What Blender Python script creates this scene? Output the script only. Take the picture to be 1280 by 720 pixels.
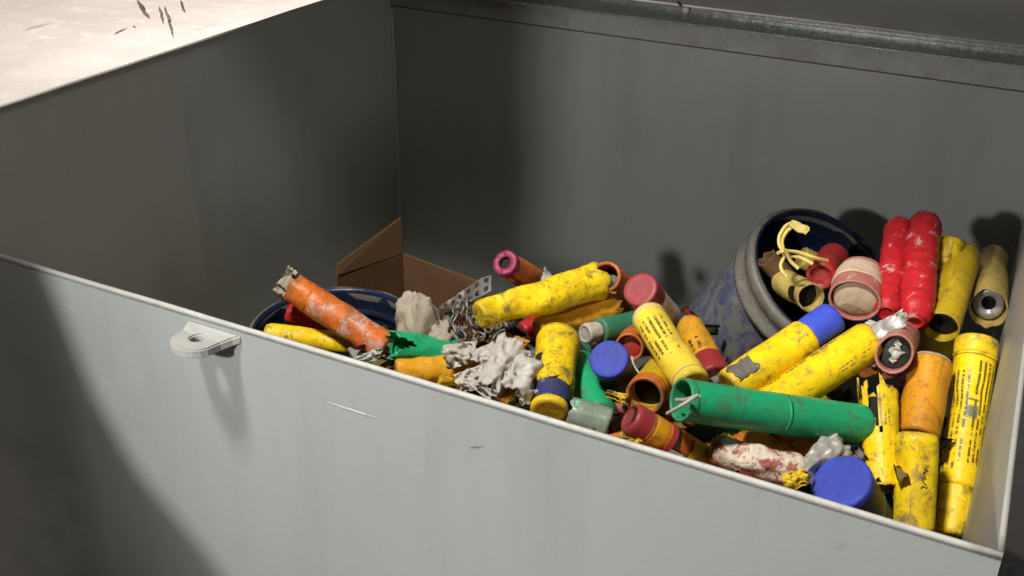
import bpy, bmesh, math, random
from mathutils import Vector, Matrix, noise as mn
random.seed(7)
for o in list(bpy.data.objects): bpy.data.objects.remove(o)
scn = bpy.context.scene
COL = scn.collection
R_ = math.radians

# ---------------------------------------------------------------- camera
F_PX = 1366.0
CAM = Vector((-0.0273, -0.5571, 1.22))
ROT = Matrix(((0.88613601, -0.21981669, 0.40797499),
              (0.46337336, 0.40709958, -0.7871182),
              (0.00693527, 0.88653852, 0.4626028)))
cd = bpy.data.cameras.new('camera'); co = bpy.data.objects.new('camera', cd); COL.objects.link(co)
co.matrix_world = Matrix.Translation(CAM) @ ROT.to_4x4()
cd.sensor_width = 36; cd.lens = 36 * F_PX / 1280; cd.clip_start = 0.02; cd.clip_end = 100
scn.camera = co

# ---------------------------------------------------------------- light (indoor lamps and an added side fill)
w = bpy.data.worlds.new('World'); scn.world = w; w.use_nodes = True
bg = w.node_tree.nodes['Background']; bg.inputs[0].default_value = (0.80, 0.92, 1.0, 1); bg.inputs[1].default_value = 0.017
def lamp(name, loc, target, size, power, col, spread=180):
    l = bpy.data.lights.new(name, 'AREA'); l.shape = 'DISK'; l.size = size; l.energy = power; l.color = col; l.spread = R_(spread)
    o = bpy.data.objects.new(name, l); COL.objects.link(o); o.location = loc
    o.rotation_euler = (Vector(target) - Vector(loc)).to_track_quat('-Z', 'Y').to_euler(); return o
lamp('ceiling_lamp', (-.95, -.95, 3.5), (-.6, .4, .5), 0.40, 140, (1.0, .96, .88))            # overhead lamp, main light on the pile
lamp('work_lamp', (-.70, -1.0, 1.25), (-.5, .3, .7), 0.075, 13.4, (1.0, .99, .965))                # low lamp beside the photographer
lamp('right_fill', (3.5, -.7, 1.72), (-.8, .9, .7), 0.8, 20, (1.0, .97, .92))                   # added fill over the right rim, brightens the upper back-left walls
lamp('ceiling_lamp', (-4.2, 3.4, 4.2), (-3.2, 3.0, 0), 0.6, 100, (1.0, .94, .88), 75)              # next bay, lights the floor behind
vs = scn.view_settings
vs.view_transform = 'Standard'; vs.look = 'None'; vs.gamma = 1; vs.exposure = 0.2; vs.use_curve_mapping = False
scn.render.engine = 'CYCLES'

# ---------------------------------------------------------------- helpers
def ray(px, py): return ROT @ Vector(((px - 640) / F_PX, (360 - py) / F_PX, -1.0))
def at(px, py, z):
    d = ray(px, py); t = (z - CAM.z) / d.z; return CAM + d * t
def depth(P): return -(ROT.transposed() @ (P - CAM)).z
def at_len(px, py, P0, L, sgn):
    """point on the sight line at distance L from P0, the far (+1) or near (-1) one"""
    d = ray(px, py); v = CAM - P0; a = d.dot(d); b = 2 * d.dot(v); c = v.dot(v) - L * L
    q = b * b - 4 * a * c
    t = -b / (2 * a) if q < 0 else (-b + sgn * math.sqrt(q)) / (2 * a)
    return CAM + d * t
def link(name, me, m=None, parent=None, smooth=True):
    o = bpy.data.objects.new(name, me); COL.objects.link(o)
    if m is not None and not me.materials: me.materials.append(m)
    if parent is not None: o.parent = parent
    if smooth:
        for p in me.polygons: p.use_smooth = True
    return o
def tag(o, label, cat=None, group=None, kind=None):
    o['label'] = label
    if cat: o['category'] = cat
    if group: o['group'] = group
    if kind: o['kind'] = kind
    return o
def empty(name, mat4=None):
    o = bpy.data.objects.new(name, None); COL.objects.link(o); o.empty_display_size = .02
    if mat4 is not None: o.matrix_world = mat4
    return o
def pydata(name, v, f, m=None, parent=None, smooth=False):
    me = bpy.data.meshes.new(name); me.from_pydata([tuple(x) for x in v], [], f); me.update()
    return link(name, me, m, parent, smooth)
def box(name, lo, hi, m, parent=None, bevel=0.0):
    bm = bmesh.new(); bmesh.ops.create_cube(bm, size=1)
    for v in bm.verts:
        v.co = Vector([lo[i] + (v.co[i] + .5) * (hi[i] - lo[i]) for i in range(3)])
    if bevel: bmesh.ops.bevel(bm, geom=bm.edges[:], offset=bevel, segments=2, affect='EDGES')
    me = bpy.data.meshes.new(name); bm.to_mesh(me); bm.free(); return link(name, me, m, parent, False)
def hexa(name, pts, m, parent=None, bevel=.0, sub=0):
    """8 points: 4 lower, 4 upper, same order"""
    bm = bmesh.new(); vs_ = [bm.verts.new(p) for p in pts]
    for f in ((3, 2, 1, 0), (4, 5, 6, 7), (0, 1, 5, 4), (1, 2, 6, 5), (2, 3, 7, 6), (3, 0, 4, 7)):
        bm.faces.new([vs_[i] for i in f])
    if bevel: bmesh.ops.bevel(bm, geom=bm.edges[:], offset=bevel, segments=2, affect='EDGES')
    me = bpy.data.meshes.new(name); bm.to_mesh(me); bm.free(); return link(name, me, m, parent, False)

# ---------------------------------------------------------------- materials
class NT:
    def __init__(s, name):
        s.m = bpy.data.materials.new(name); s.m.use_nodes = True; s.t = s.m.node_tree
        s.b = s.t.nodes['Principled BSDF']
    def n(s, typ, **kw):
        nd = s.t.nodes.new(typ)
        for k, v in kw.items(): setattr(nd, k, v)
        return nd
    def l(s, a, b): s.t.links.new(a, b)
    def val(s, sock, v):
        if hasattr(v, 'is_linked') or isinstance(v, bpy.types.NodeSocket): s.l(v, sock)
        else: sock.default_value = v
    def math(s, op, a, b=0.0, c=None):
        nd = s.n('ShaderNodeMath', operation=op); s.val(nd.inputs[0], a); s.val(nd.inputs[1], b)
        if c is not None: s.val(nd.inputs[2], c)
        return nd.outputs[0]
    def mix(s, fac, a, b, mode='MIX'):
        nd = s.n('ShaderNodeMix', data_type='RGBA', blend_type=mode); s.val(nd.inputs[0], fac)
        for i, x in ((6, a), (7, b)):
            s.val(nd.inputs[i], x if isinstance(x, bpy.types.NodeSocket) else (*x[:3], 1))
        return nd.outputs[2]
    def noise(s, vec, scale, detail=4, rough=.6, dist=0.0):
        nd = s.n('ShaderNodeTexNoise'); s.l(vec, nd.inputs['Vector']); nd.inputs['Scale'].default_value = scale
        nd.inputs['Detail'].default_value = detail; nd.inputs['Roughness'].default_value = rough
        nd.inputs['Distortion'].default_value = dist; return nd.outputs['Fac']
    def step(s, v, lo, hi):
        nd = s.n('ShaderNodeMapRange', interpolation_type='SMOOTHSTEP'); s.l(v, nd.inputs[0])
        nd.inputs[1].default_value = lo; nd.inputs[2].default_value = hi; return nd.outputs[0]
    def coords(s, rnd=True):
        tc = s.n('ShaderNodeTexCoord'); v = tc.outputs['Object']
        if rnd:
            oi = s.n('ShaderNodeObjectInfo'); k = s.math('MULTIPLY', oi.outputs['Random'], 37.0)
            ad = s.n('ShaderNodeVectorMath', operation='ADD'); s.l(v, ad.inputs[0]); s.l(k, ad.inputs[1]); v = ad.outputs[0]
        s.tc = tc; return v
    def stretch(s, vec, sc):
        mp = s.n('ShaderNodeMapping'); s.l(vec, mp.inputs['Vector']); mp.inputs['Scale'].default_value = sc; return mp.outputs[0]

def M_plastic(name, col, dirtcol=(.10, .075, .05), dirt=.3, rough=.42, bump=.25, fine=.35, prints=None, coat=0.0,
              specks=.75, pale=None, palea=.0, wrinkle=60, metal=0.0, crack=.0, grime=.8):
    n = NT(name); v = n.coords(); b = n.b
    # uneven fading
    f1 = n.noise(v, 26, 3, .6)
    c = n.mix(n.math('MULTIPLY', n.step(f1, .35, .7), fine), col, tuple(x * .62 for x in col))
    f1b = n.noise(v, 55, 4, .65)
    c = n.mix(n.math('MULTIPLY', n.step(f1b, .52, .72), fine * .6), c, tuple(min(1, x * 1.15 + .05) for x in col))
    if pale:
        f2 = n.noise(v, 48, 6, .7, .6); lo = .74 - palea * .5
        c = n.mix(n.step(f2, lo, lo + .07), c, pale)
    if prints:
        uv = n.n('ShaderNodeUVMap'); sp = n.n('ShaderNodeSeparateXYZ'); n.l(uv.outputs[0], sp.inputs[0]); u, vv = sp.outputs[0], sp.outputs[1]
        for p in prints:
            u0, u1, v0, v1, rows, chars, dens, pc = p
            ru = n.math('MULTIPLY', n.math('SUBTRACT', u, u0), rows / (u1 - u0)); rv = n.math('MULTIPLY', n.math('SUBTRACT', vv, v0), chars / (v1 - v0))
            inr = n.math('MULTIPLY', n.math('MULTIPLY', n.math('GREATER_THAN', u, u0), n.math('LESS_THAN', u, u1)),
                         n.math('MULTIPLY', n.math('GREATER_THAN', vv, v0), n.math('LESS_THAN', vv, v1)))
            fr = n.math('FRACT', ru); row = n.math('MULTIPLY', n.math('GREATER_THAN', fr, .28), n.math('LESS_THAN', fr, .74))
            cb = n.n('ShaderNodeCombineXYZ'); n.l(n.math('FLOOR', ru), cb.inputs[0]); n.l(rv, cb.inputs[1])
            nz = n.n('ShaderNodeTexNoise'); n.l(cb.outputs[0], nz.inputs['Vector']); nz.inputs['Scale'].default_value = 1.0; nz.inputs['Detail'].default_value = 2
            cb2 = n.n('ShaderNodeCombineXYZ'); n.l(n.math('FLOOR', ru), cb2.inputs[0]); n.l(n.math('MULTIPLY', rv, .13), cb2.inputs[1])
            nz2 = n.n('ShaderNodeTexNoise'); n.l(cb2.outputs[0], nz2.inputs['Vector']); nz2.inputs['Scale'].default_value = 1.7; nz2.inputs['Detail'].default_value = 1
            ch = n.math('MULTIPLY', n.step(nz.outputs['Fac'], .5 - dens * .2, .56 - dens * .2), n.step(nz2.outputs['Fac'], .38, .44))
            mk = n.math('MULTIPLY', n.math('MULTIPLY', inr, row), ch)
            wear = n.step(f1b, .36, .46)
            c = n.mix(n.math('MULTIPLY', n.math('MULTIPLY', mk, wear), .85), c, pc)
    # dirt: patches, streaks and specks
    d1 = n.noise(v, 34, 8, .72, .8); lo = .72 - dirt * .36
    dm = n.math('MULTIPLY', n.step(d1, lo, lo + .16), min(1, .45 + dirt * .6))
    c = n.mix(dm, c, dirtcol)
    d2 = n.noise(v, 190, 4, .7); c = n.mix(n.math('MULTIPLY', n.step(d2, .62, .72), specks), c, tuple(x * .5 for x in dirtcol))
    d3 = n.noise(v, 95, 7, .75, .4); c = n.mix(n.math('MULTIPLY', n.step(d3, .50, .66), min(.75, .15 + dirt * .9)), c, n.mix(.55, c, tuple(x * .7 for x in dirtcol)))
    if dirt > .25:
        uv_ = n.n('ShaderNodeUVMap'); sp_ = n.n('ShaderNodeSeparateXYZ'); n.l(uv_.outputs[0], sp_.inputs[0])
        en = n.math('ABSOLUTE', n.math('SUBTRACT', sp_.outputs[1], .5)); en = n.math('ADD', en, n.math('MULTIPLY', n.math('SUBTRACT', f1b, .5), .16))
        c = n.mix(n.math('MULTIPLY', n.step(en, .43, .52), .55), c, n.mix(.7, c, dirtcol))
    sc = n.noise(n.stretch(v, (240, 240, 9)), 1, 3, .6); c = n.mix(n.math('MULTIPLY', n.step(sc, .64, .72), .5 * (dirt + .4)), c, dirtcol)
    vo = n.n('ShaderNodeTexVoronoi', feature='DISTANCE_TO_EDGE'); vo.inputs['Scale'].default_value = 38
    wv = n.n('ShaderNodeVectorMath', operation='ADD'); n.l(v, wv.inputs[0]); nzc = n.n('ShaderNodeTexNoise'); n.l(v, nzc.inputs['Vector']); nzc.inputs['Scale'].default_value = 60
    wsc = n.n('ShaderNodeVectorMath', operation='SCALE'); n.l(nzc.outputs['Color'], wsc.inputs[0]); wsc.inputs['Scale'].default_value = .02; n.l(wsc.outputs[0], wv.inputs[1]); n.l(wv.outputs[0], vo.inputs['Vector'])
    ck = n.math('MULTIPLY', n.math('LESS_THAN', vo.outputs['Distance'], .012), n.step(n.noise(v, 21, 3, .6), .50, .58))
    c = n.mix(n.math('MULTIPLY', ck, min(1, .15 + crack * 1.3) if crack else 0.0), c, tuple(x * .35 for x in dirtcol))
    gm = n.step(n.noise(v, 15, 6, .7, .5), .50, .72); c = n.mix(n.math('MULTIPLY', gm, grime), c, n.mix(.5, c, tuple(x * .8 for x in dirtcol)))
    n.l(c, b.inputs['Base Color'])
    r = n.math('ADD', rough, n.math('MULTIPLY', dm, .35)); r = n.math('ADD', r, n.math('MULTIPLY', n.math('SUBTRACT', d2, .5), .25)); n.l(r, b.inputs['Roughness'])
    b.inputs['Metallic'].default_value = metal; b.inputs['Specular IOR Level'].default_value = .28 if metal < .1 else .5; b.inputs['Coat Weight'].default_value = coat
    h = n.math('ADD', n.math('MULTIPLY', n.noise(v, wrinkle, 5, .6), 1.0), n.math('MULTIPLY', d1, .4))
    bp = n.n('ShaderNodeBump'); bp.inputs['Strength'].default_value = bump; bp.inputs['Distance'].default_value = .004; n.l(h, bp.inputs['Height']); n.l(bp.outputs[0], b.inputs['Normal'])
    return n.m

def M_paint(name, col, stain=(.16, .165, .155), amount=.4, rough=.42, big=1.0):
    n = NT(name); v = n.coords(False); b = n.b
    f = n.noise(v, 3.2 * big, 5, .6); c = n.mix(n.math('MULTIPLY', n.step(f, .35, .7), .22), col, tuple(x * .8 for x in col))
    s = n.noise(n.stretch(v, (14, 14, 2.2)), 1, 5, .65); c = n.mix(n.math('MULTIPLY', n.step(s, .46, .72), .34 * amount), c, stain)
    sp = n.noise(v, 42, 3, .6, .4); c = n.mix(n.math('MULTIPLY', n.step(sp, .70, .77), .5 * amount), c, stain)
    sm = n.noise(n.stretch(v, (9, 9, 18)), 1, 6, .7, 1.2); c = n.mix(n.math('MULTIPLY', n.step(sm, .62, .72), .35 * amount), c, tuple(min(1, x * 1.35) for x in col))
    fs = n.noise(v, 150, 3, .6); c = n.mix(n.math('MULTIPLY', n.step(fs, .68, .76), .35 * amount), c, stain)
    n.l(c, b.inputs['Base Color'])
    n.l(n.math('ADD', rough, n.math('MULTIPLY', n.math('SUBTRACT', n.noise(v, 18, 6, .7), .5), .35)), b.inputs['Roughness'])
    h = n.math('ADD', n.math('MULTIPLY', n.noise(v, 2.5, 2, .5), 1.0), n.math('MULTIPLY', n.noise(v, 260, 3, .6), .06))
    bp = n.n('ShaderNodeBump'); bp.inputs['Strength'].default_value = .25; bp.inputs['Distance'].default_value = .01; n.l(h, bp.inputs['Height']); n.l(bp.outputs[0], b.inputs['Normal'])
    return n.m

BLACK = (.012, .012, .014)
YEL = (.86, .585, .005)
m = {}
m['yellow'] = M_plastic('yellow_plastic', YEL, dirt=.62, fine=.3)
m['yellow_dirty'] = M_plastic('dirty_yellow_plastic', (.84, .58, .012), dirtcol=(.055, .042, .02), dirt=.62, bump=.45, fine=.4, crack=0, pale=(.70, .56, .25), palea=.2)
m['yellow_olive'] = M_plastic('aged_yellow_plastic', (.52, .35, .01), dirt=.35, bump=.15, fine=.25)
m['yellow_tan'] = M_plastic('tan_yellow_plastic', (.50, .37, .10), dirt=.45, bump=.3, pale=(.62, .50, .25), palea=.2)
m['yellow_print'] = M_plastic('printed_yellow_plastic', YEL, dirt=.5, fine=.3,
    prints=[(.30, .47, .14, .66, 4, 44, .7, BLACK), (.50, .69, .20, .70, 4, 40, .55, (.03, .05, .05)), (.36, .58, .34, .44, 1, 6, .9, (.05, .09, .09))])
m['yellow_print2'] = M_plastic('printed_pale_yellow_plastic', (.80, .58, .05), dirt=.28, fine=.35, pale=(.66, .52, .26), palea=.2,
    prints=[(.36, .66, .20, .66, 5, 36, .55, BLACK)])
m['yellow_print3'] = M_plastic('sparsely_printed_yellow_plastic', YEL, dirt=.58, fine=.25,
    prints=[(.40, .46, .10, .42, 2, 12, .25, (.10, .09, .06)), (.66, .72, .05, .9, 1, 46, .5, BLACK)])
m['amber'] = M_plastic('amber_plastic', (.62, .27, .012), dirt=.55, dirtcol=(.22, .08, .02), fine=.35)
m['orange'] = M_plastic('orange_plastic', (.62, .15, .018), dirt=.62, fine=.3)
m['orange_dirty'] = M_plastic('scabby_orange_plastic', (.62, .145, .022), dirt=.55, pale=(.52, .31, .24), palea=.48, bump=.6, fine=.3)
m['orange_yellow'] = M_plastic('orange_yellow_plastic', (.70, .33, .015), dirt=.4, bump=.4, fine=.5)
m['orange_marked'] = M_plastic('orange_yellow_plastic_with_mark', (.70, .33, .015), dirt=.45, bump=.4, fine=.5, prints=[(.44, .62, .42, .62, 2, 5, .8, BLACK)])
m['red'] = M_plastic('red_plastic', (.46, .018, .022), dirt=.45, bump=.3, fine=.3)
m['red_dirty'] = M_plastic('dusty_red_plastic', (.48, .015, .022), dirt=.25, dirtcol=(.20, .03, .025), pale=(.50, .26, .23), palea=.33, bump=.6, fine=.4, rough=.38)
m['red_cap'] = M_plastic('faded_red_plastic', (.31, .028, .035), dirt=.35, dirtcol=(.16, .06, .06), bump=.2, pale=(.42, .12, .12), palea=.2)
m['blue'] = M_plastic('blue_cap_plastic', (.044, .075, .54), dirt=.35, dirtcol=(.03, .035, .16), bump=.18, specks=.25, pale=(.075, .11, .64), palea=.12, wrinkle=120, crack=0, grime=.4, rough=.62)
m['navy'] = M_plastic('navy_print', (.035, .04, .13), dirt=.3, pale=(.22, .22, .28), palea=.25, bump=.4)
m['pail'] = M_plastic('blue_pail_plastic', (.040, .058, .15), dirt=.80, dirtcol=(.15, .145, .14), fine=.3, rough=.5, bump=.2, pale=(.12, .12, .14), palea=.22)
m['pail_rim'] = M_plastic('dirt_caked_pail_rim', (.17, .155, .135), dirt=.5, dirtcol=(.08, .07, .06), bump=.5, pale=(.3, .28, .25), palea=.2)
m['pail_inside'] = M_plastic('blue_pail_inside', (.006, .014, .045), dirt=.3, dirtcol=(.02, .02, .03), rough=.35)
m['green'] = M_plastic('green_plastic', (.012, .36, .155), dirt=.62, dirtcol=(.08, .13, .08), fine=.3, rough=.36, bump=.15, specks=.2)
m['green_dark'] = M_plastic('dull_green_plastic', (.03, .17, .09), dirt=.45, dirtcol=(.10, .12, .09), bump=.3)
m['green_clear'] = M_plastic('cloudy_green_plastic', (.22, .27, .22), dirt=.4, dirtcol=(.12, .13, .11), pale=(.25, .62, .45), palea=.28, rough=.25, bump=.3)
m['dark'] = M_plastic('blackened_plastic', (.022, .026, .022), dirt=.2, bump=.3)
m['soot'] = M_plastic('sooty_core', (.012, .010, .010), dirt=.2, dirtcol=(.03, .025, .03), rough=.8)
m['pink'] = M_plastic('pink_plastic', (.48, .17, .14), dirt=.3, dirtcol=(.25, .13, .10), pale=(.55, .36, .28), palea=.3)
m['pink_end'] = M_plastic('magenta_ring', (.36, .04, .10), dirt=.5, dirtcol=(.10, .03, .04), pale=(.45, .16, .22), palea=.15)
m['mottled'] = M_plastic('flaking_pink_paint', (.36, .11, .09), dirt=.42, dirtcol=(.20, .08, .06), pale=(.68, .58, .47), palea=.62, bump=.9, rough=.6, wrinkle=110)
m['tan'] = M_plastic('tan_foam', (.55, .42, .29), dirt=.3, dirtcol=(.3, .2, .12), rough=.8, bump=.5)
m['white'] = M_plastic('dirty_white_plastic', (.62, .58, .52), dirt=.45, dirtcol=(.20, .16, .12), bump=.2)
m['paper'] = M_plastic('dirty_white_paper', (.60, .575, .54), dirt=.42, dirtcol=(.22, .20, .17), rough=.42, bump=.12, specks=.3)
m['cloth'] = M_plastic('beige_cloth', (.44, .38, .30), dirt=.3, dirtcol=(.22, .18, .13), rough=.9, bump=.25, wrinkle=90)
m['foil'] = M_plastic('crumpled_foil', (.62, .60, .56), dirt=.35, dirtcol=(.12, .11, .10), rough=.4, metal=.3, bump=.06, specks=.2)
m['steel'] = M_plastic('dull_steel', (.30, .29, .27), dirt=.6, dirtcol=(.06, .05, .045), rough=.5, metal=.5, bump=.3)
m['wire'] = M_plastic('pale_wire', (.5, .47, .42), dirt=.3, rough=.5)
m['string'] = M_plastic('yellow_string', (.72, .56, .16), dirt=.3, dirtcol=(.3, .22, .1), rough=.7)
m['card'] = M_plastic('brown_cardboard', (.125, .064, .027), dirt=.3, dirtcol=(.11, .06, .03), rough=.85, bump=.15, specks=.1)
m['grime'] = M_plastic('brown_grime', (.07, .05, .025), dirt=.3, rough=.8, specks=.2)
m['ink'] = M_plastic('black_ink', (.02, .02, .018), dirt=0, specks=0, bump=0)
m['bin'] = M_paint('grey_bin_paint', (.245, .260, .254), amount=.95)
m['bin_in'] = M_paint('grey_bin_paint_inside', (.30, .305, .285), amount=.7, rough=.40)
m['rim'] = M_plastic('chipped_pale_rim_paint', (.36, .36, .335), dirt=.5, dirtcol=(.24, .235, .215), rough=.5, bump=.2)
m['flange'] = M_plastic('rust_spotted_flange_paint', (.30, .30, .275), dirt=.25, dirtcol=(.18, .15, .13), rough=.5, bump=.2, pale=(.34, .31, .29), palea=.15, wrinkle=30)
m['rimsteel'] = M_plastic('worn_galvanised_edge', (.36, .365, .35), dirt=.3, dirtcol=(.18, .18, .16), rough=.26, metal=.4, pale=(.7, .7, .67), palea=.14)
m['lug'] = M_plastic('pale_painted_lug', (.30, .305, .295), dirt=.35, dirtcol=(.24, .23, .21), rough=.5, bump=.2, specks=.15)
m['lid'] = M_paint('grey_lid_paint', (.32, .32, .30), amount=.4)

# ---------------------------------------------------------------- tube builder
def tube_mesh(name, L, r0, r1, seg=36, rings=34, z0=0.0, open0=False, open1=False, wall=.0022, deep=.05, wr=.0, wf=45.0, seed=0,
              dents=(), flat=1.0, bend=0.0, Ltot=None, slit=None, rough_end=0.0, round0=.0035, round1=.0035, prof=None):
    """tube along local z from z0 to z0+L. u = .5 faces the camera. Slightly uneven, dented, bent."""
    Ltot = Ltot or L
    wr = max(wr, .00045); rd = random.Random(seed * 13 + 5)
    if not open0 and r0 > .008: dents = tuple(dents) + tuple((rd.uniform(-1.4, 1.4), rd.uniform(.12, .88), rd.uniform(.010, .022), rd.uniform(.0006, .0028)) for _ in range(4))
    vts, fcs, uvs = [], [], []
    def dsp(a, r, z):
        tt = z / Ltot; rr = r
        if prof: rr *= prof(tt)
        x, y = math.cos(a) * rr, math.sin(a) * rr
        nz = mn.fractal(Vector((x * wf + seed * 3.1, y * wf + 7, z * wf * .55 + seed)), 1.0, 2.0, 4) if wr else 0
        lo = mn.noise(Vector((x * 14 + seed, y * 14, z * 14))) * r * .05
        k = 1 + (nz * wr + lo) / max(r, 1e-4) * (rr / max(r, 1e-6) if r > .003 else 0)
        x *= k; y *= k
        for (da, dz, rad, dep) in dents:
            d2 = ((x - math.cos(da) * r) ** 2 + (y - math.sin(da) * r) ** 2 + (z - dz * Ltot) ** 2) / (rad * rad)
            if d2 < 9:
                g = math.exp(-d2) * dep; x -= math.cos(da) * g; y -= math.sin(da) * g
        x *= flat; y *= (2 - flat) ** .6
        x += bend * (1 - (2 * tt - 1) ** 2)
        return (x, y, z)
    rows = []
    def ring(r, z, jag=0.0, v=None):
        idx = []
        for i in range(seg + 1):
            a = -math.pi + 2 * math.pi * i / seg
            zz = z + (mn.noise(Vector((math.cos(a) * 2.5 + seed, math.sin(a) * 2.5, 3.3 if z < z0 + L * .5 else 9.1))) * jag if jag else 0)
            vts.append(dsp(a if i < seg else -math.pi, r, zz)); uvs.append((i / seg, (zz if v is None else v) / Ltot)); idx.append(len(vts) - 1)
        rows.append(idx)
    def R(z): return r0 + (r1 - r0) * (z - z0) / L
    if open0:
        for k in (1., .6, .25, .05): ring(r0 - wall, z0 + deep * k, 0 if k > .1 else rough_end)
        ring(r0 - wall, z0, rough_end); ring(r0 - wall * .4, z0 - .0006, rough_end)
    else:
        for k in (.0, .35, .7): ring(max(r0 * k, 1e-4), z0 + .0003)
        ring(max(r0 - round0, .001), z0); ring(r0 - round0 * .3, z0 + round0 * .3)
    first = len(rows)
    for i in range(rings + 1):
        t = i / rings; a = (0 if open0 else round0) / L; b = 1 - (0 if open1 else round1) / L
        z = z0 + L * (a + (b - a) * t); ring(R(z), z, rough_end * ((max(0, 1 - t / .25) if open0 else 0) + (max(0, 1 - (1 - t) / .25) if open1 else 0)))
    last = len(rows) - 1
    if open1:
        ring(r1 - wall * .4, z0 + L + .0006, rough_end)
        for k in (0, .05, .25, .6, 1.): ring(r1 - wall, z0 + L - deep * k, rough_end if k < .1 else 0)
    else:
        ring(r1 - round1 * .3, z0 + L - round1 * .3); ring(max(r1 - round1, .001), z0 + L)
        for k in (.7, .35, .0): ring(max(r1 * k, 1e-4), z0 + L - .0003)
    for j in range(len(rows) - 1):
        for i in range(seg):
            if slit and j < last:
                u = (i + .5) / seg; v = max(0, j - first) / rings
                if slit(u, v): continue
            fcs.append((rows[j][i], rows[j][i + 1], rows[j + 1][i + 1], rows[j + 1][i]))
    me = bpy.data.meshes.new(name); me.from_pydata(vts, [], fcs)
    uvl = me.uv_layers.new(name='UVMap')
    for lp in me.loops: uvl.data[lp.index].uv = uvs[lp.vertex_index]
    bm = bmesh.new(); bm.from_mesh(me); bmesh.ops.remove_doubles(bm, verts=bm.verts, dist=1e-6); bmesh.ops.recalc_face_normals(bm, faces=bm.faces)
    bm.to_mesh(me); bm.free(); me.update()
    return me

class Flare:
    def __init__(s, name, label, cat, p0, e0, p1, e1, w0, w1=None, group=None, near=0):
        """p0,p1: ends; e: a height in metres, or (length, +1/-1) measured from the other end"""
        w1 = w1 or w0
        if isinstance(e0, tuple): P1 = at(*p1, e1); P0 = at_len(*p0, P1, *e0)
        elif isinstance(e1, tuple): P0 = at(*p0, e0); P1 = at_len(*p1, P0, *e1)
        else: P0 = at(*p0, e0); P1 = at(*p1, e1)
        s.P0, s.P1 = P0, P1; ax = P1 - P0; s.L = ax.length; z = ax.normalized()
        mid = (P0 + P1) / 2; x = CAM - mid; x = (x - z * x.dot(z)).normalized(); y = z.cross(x)
        M = Matrix((x, y, z)).transposed().to_4x4(); M.translation = P0
        s.r0 = w0 * depth(P0) / F_PX / 2; s.r1 = w1 * depth(P1) / F_PX / 2
        s.root = empty(name, M); tag(s.root, label, cat, group or 'old flares heaped in the bin'); s.seed = sum(map(ord, label)) % 97; s.kw = {}
        INFO.append((label, s.L, s.r0 * 2, s.r1 * 2, P0.z, P1.z))
    def rad(s, t): return s.r0 + (s.r1 - s.r0) * t
    def tube(s, mat, t0=0, t1=1, name='tube', k=1.0, **kw):
        a = dict(s.kw); a.update(kw)
        me = tube_mesh(name, s.L * (t1 - t0), s.rad(t0) * k, s.rad(t1) * k, z0=s.L * t0, Ltot=s.L, seed=s.seed, **a)
        return link(name, me, m[mat], s.root)
    def patch(s, mat, u0, u1, v0, v1, name='label', lift=.0006, ragged=.0, nu=14, nv=14):
        """thin curved sheet stuck on the tube"""
        vts, fcs, uvs = [], [], []
        kw = s.kw; flat = kw.get('flat', 1.0); bend = kw.get('bend', 0.0)
        for lay in (lift, -.0008):
            for j in range(nv + 1):
                for i in range(nu + 1):
                    fu, fv = i / nu, j / nv
                    du = mn.noise(Vector((fv * 3, i // nu * 5 + s.seed, 1))) * ragged if i in (0, nu) else 0
                    dv = mn.noise(Vector((fu * 3, j // nv * 5 + s.seed, 9))) * ragged if j in (0, nv) else 0
                    a = ((u0 + (u1 - u0) * fu + du) - .5) * 2 * math.pi; tt = v0 + (v1 - v0) * fv + dv; r = s.rad(tt) * 1.012 + lay + .0006
                    x, y, z = math.cos(a) * r, math.sin(a) * r, tt * s.L
                    vts.append((x * flat + bend * (1 - (2 * tt - 1) ** 2), y * (2 - flat) ** .6, z)); uvs.append((fu, fv))
        N = (nu + 1) * (nv + 1)
        for j in range(nv):
            for i in range(nu):
                q = j * (nu + 1) + i; fcs.append((q, q + 1, q + nu + 2, q + nu + 1))
                fcs.append((N + q, N + q + nu + 1, N + q + nu + 2, N + q + 1))
        for i in range(nu):
            for j in (0, nv):
                q = j * (nu + 1) + i; fcs.append((q, q + 1, N + q + 1, N + q))
        for j in range(nv):
            for i in (0, nu):
                q = j * (nu + 1) + i; fcs.append((q, q + nu + 1, N + q + nu + 1, N + q))
        return pydata(name, vts, fcs, m[mat], s.root, True)
    def plug(s, mat, end, inset, k=.9, name='core', h=.006, hole=0.0, holemat='soot'):
        """what shows inside an open end"""
        z = inset if end == 0 else s.L - inset; sg = 1 if end == 0 else -1
        r = (s.r0 if end == 0 else s.r1) * k; fl = s.kw.get('flat', 1.0)
        prof = [(0.0001, -.3 * h), (r * .45, -.2 * h), (r * .8, 0), (r, .35 * h), (r, 3 * h)]
        if hole: prof = [(0.0001, h * 1.5), (r * hole * .9, h * 1.4), (r * hole, 0), (r * (hole + .2), -.3 * h), (r * .9, 0), (r, .35 * h), (r, 3 * h)]
        o = lathe(name, [(q, z + sg * hh) for q, hh in prof], m[mat], s.root, 24)
        obs = [o]
        if hole: obs.append(lathe('bore', [(.0001, z + sg * h * .9), (r * hole * .97, z + sg * h * .9), (r * hole * .97, z + sg * h * 1.3)], m[holemat], s.root, 20))
        for q_ in obs:
            for vv in q_.data.vertices: vv.co.x *= fl; vv.co.y *= (2 - fl) ** .6
        return o
INFO = []
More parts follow.
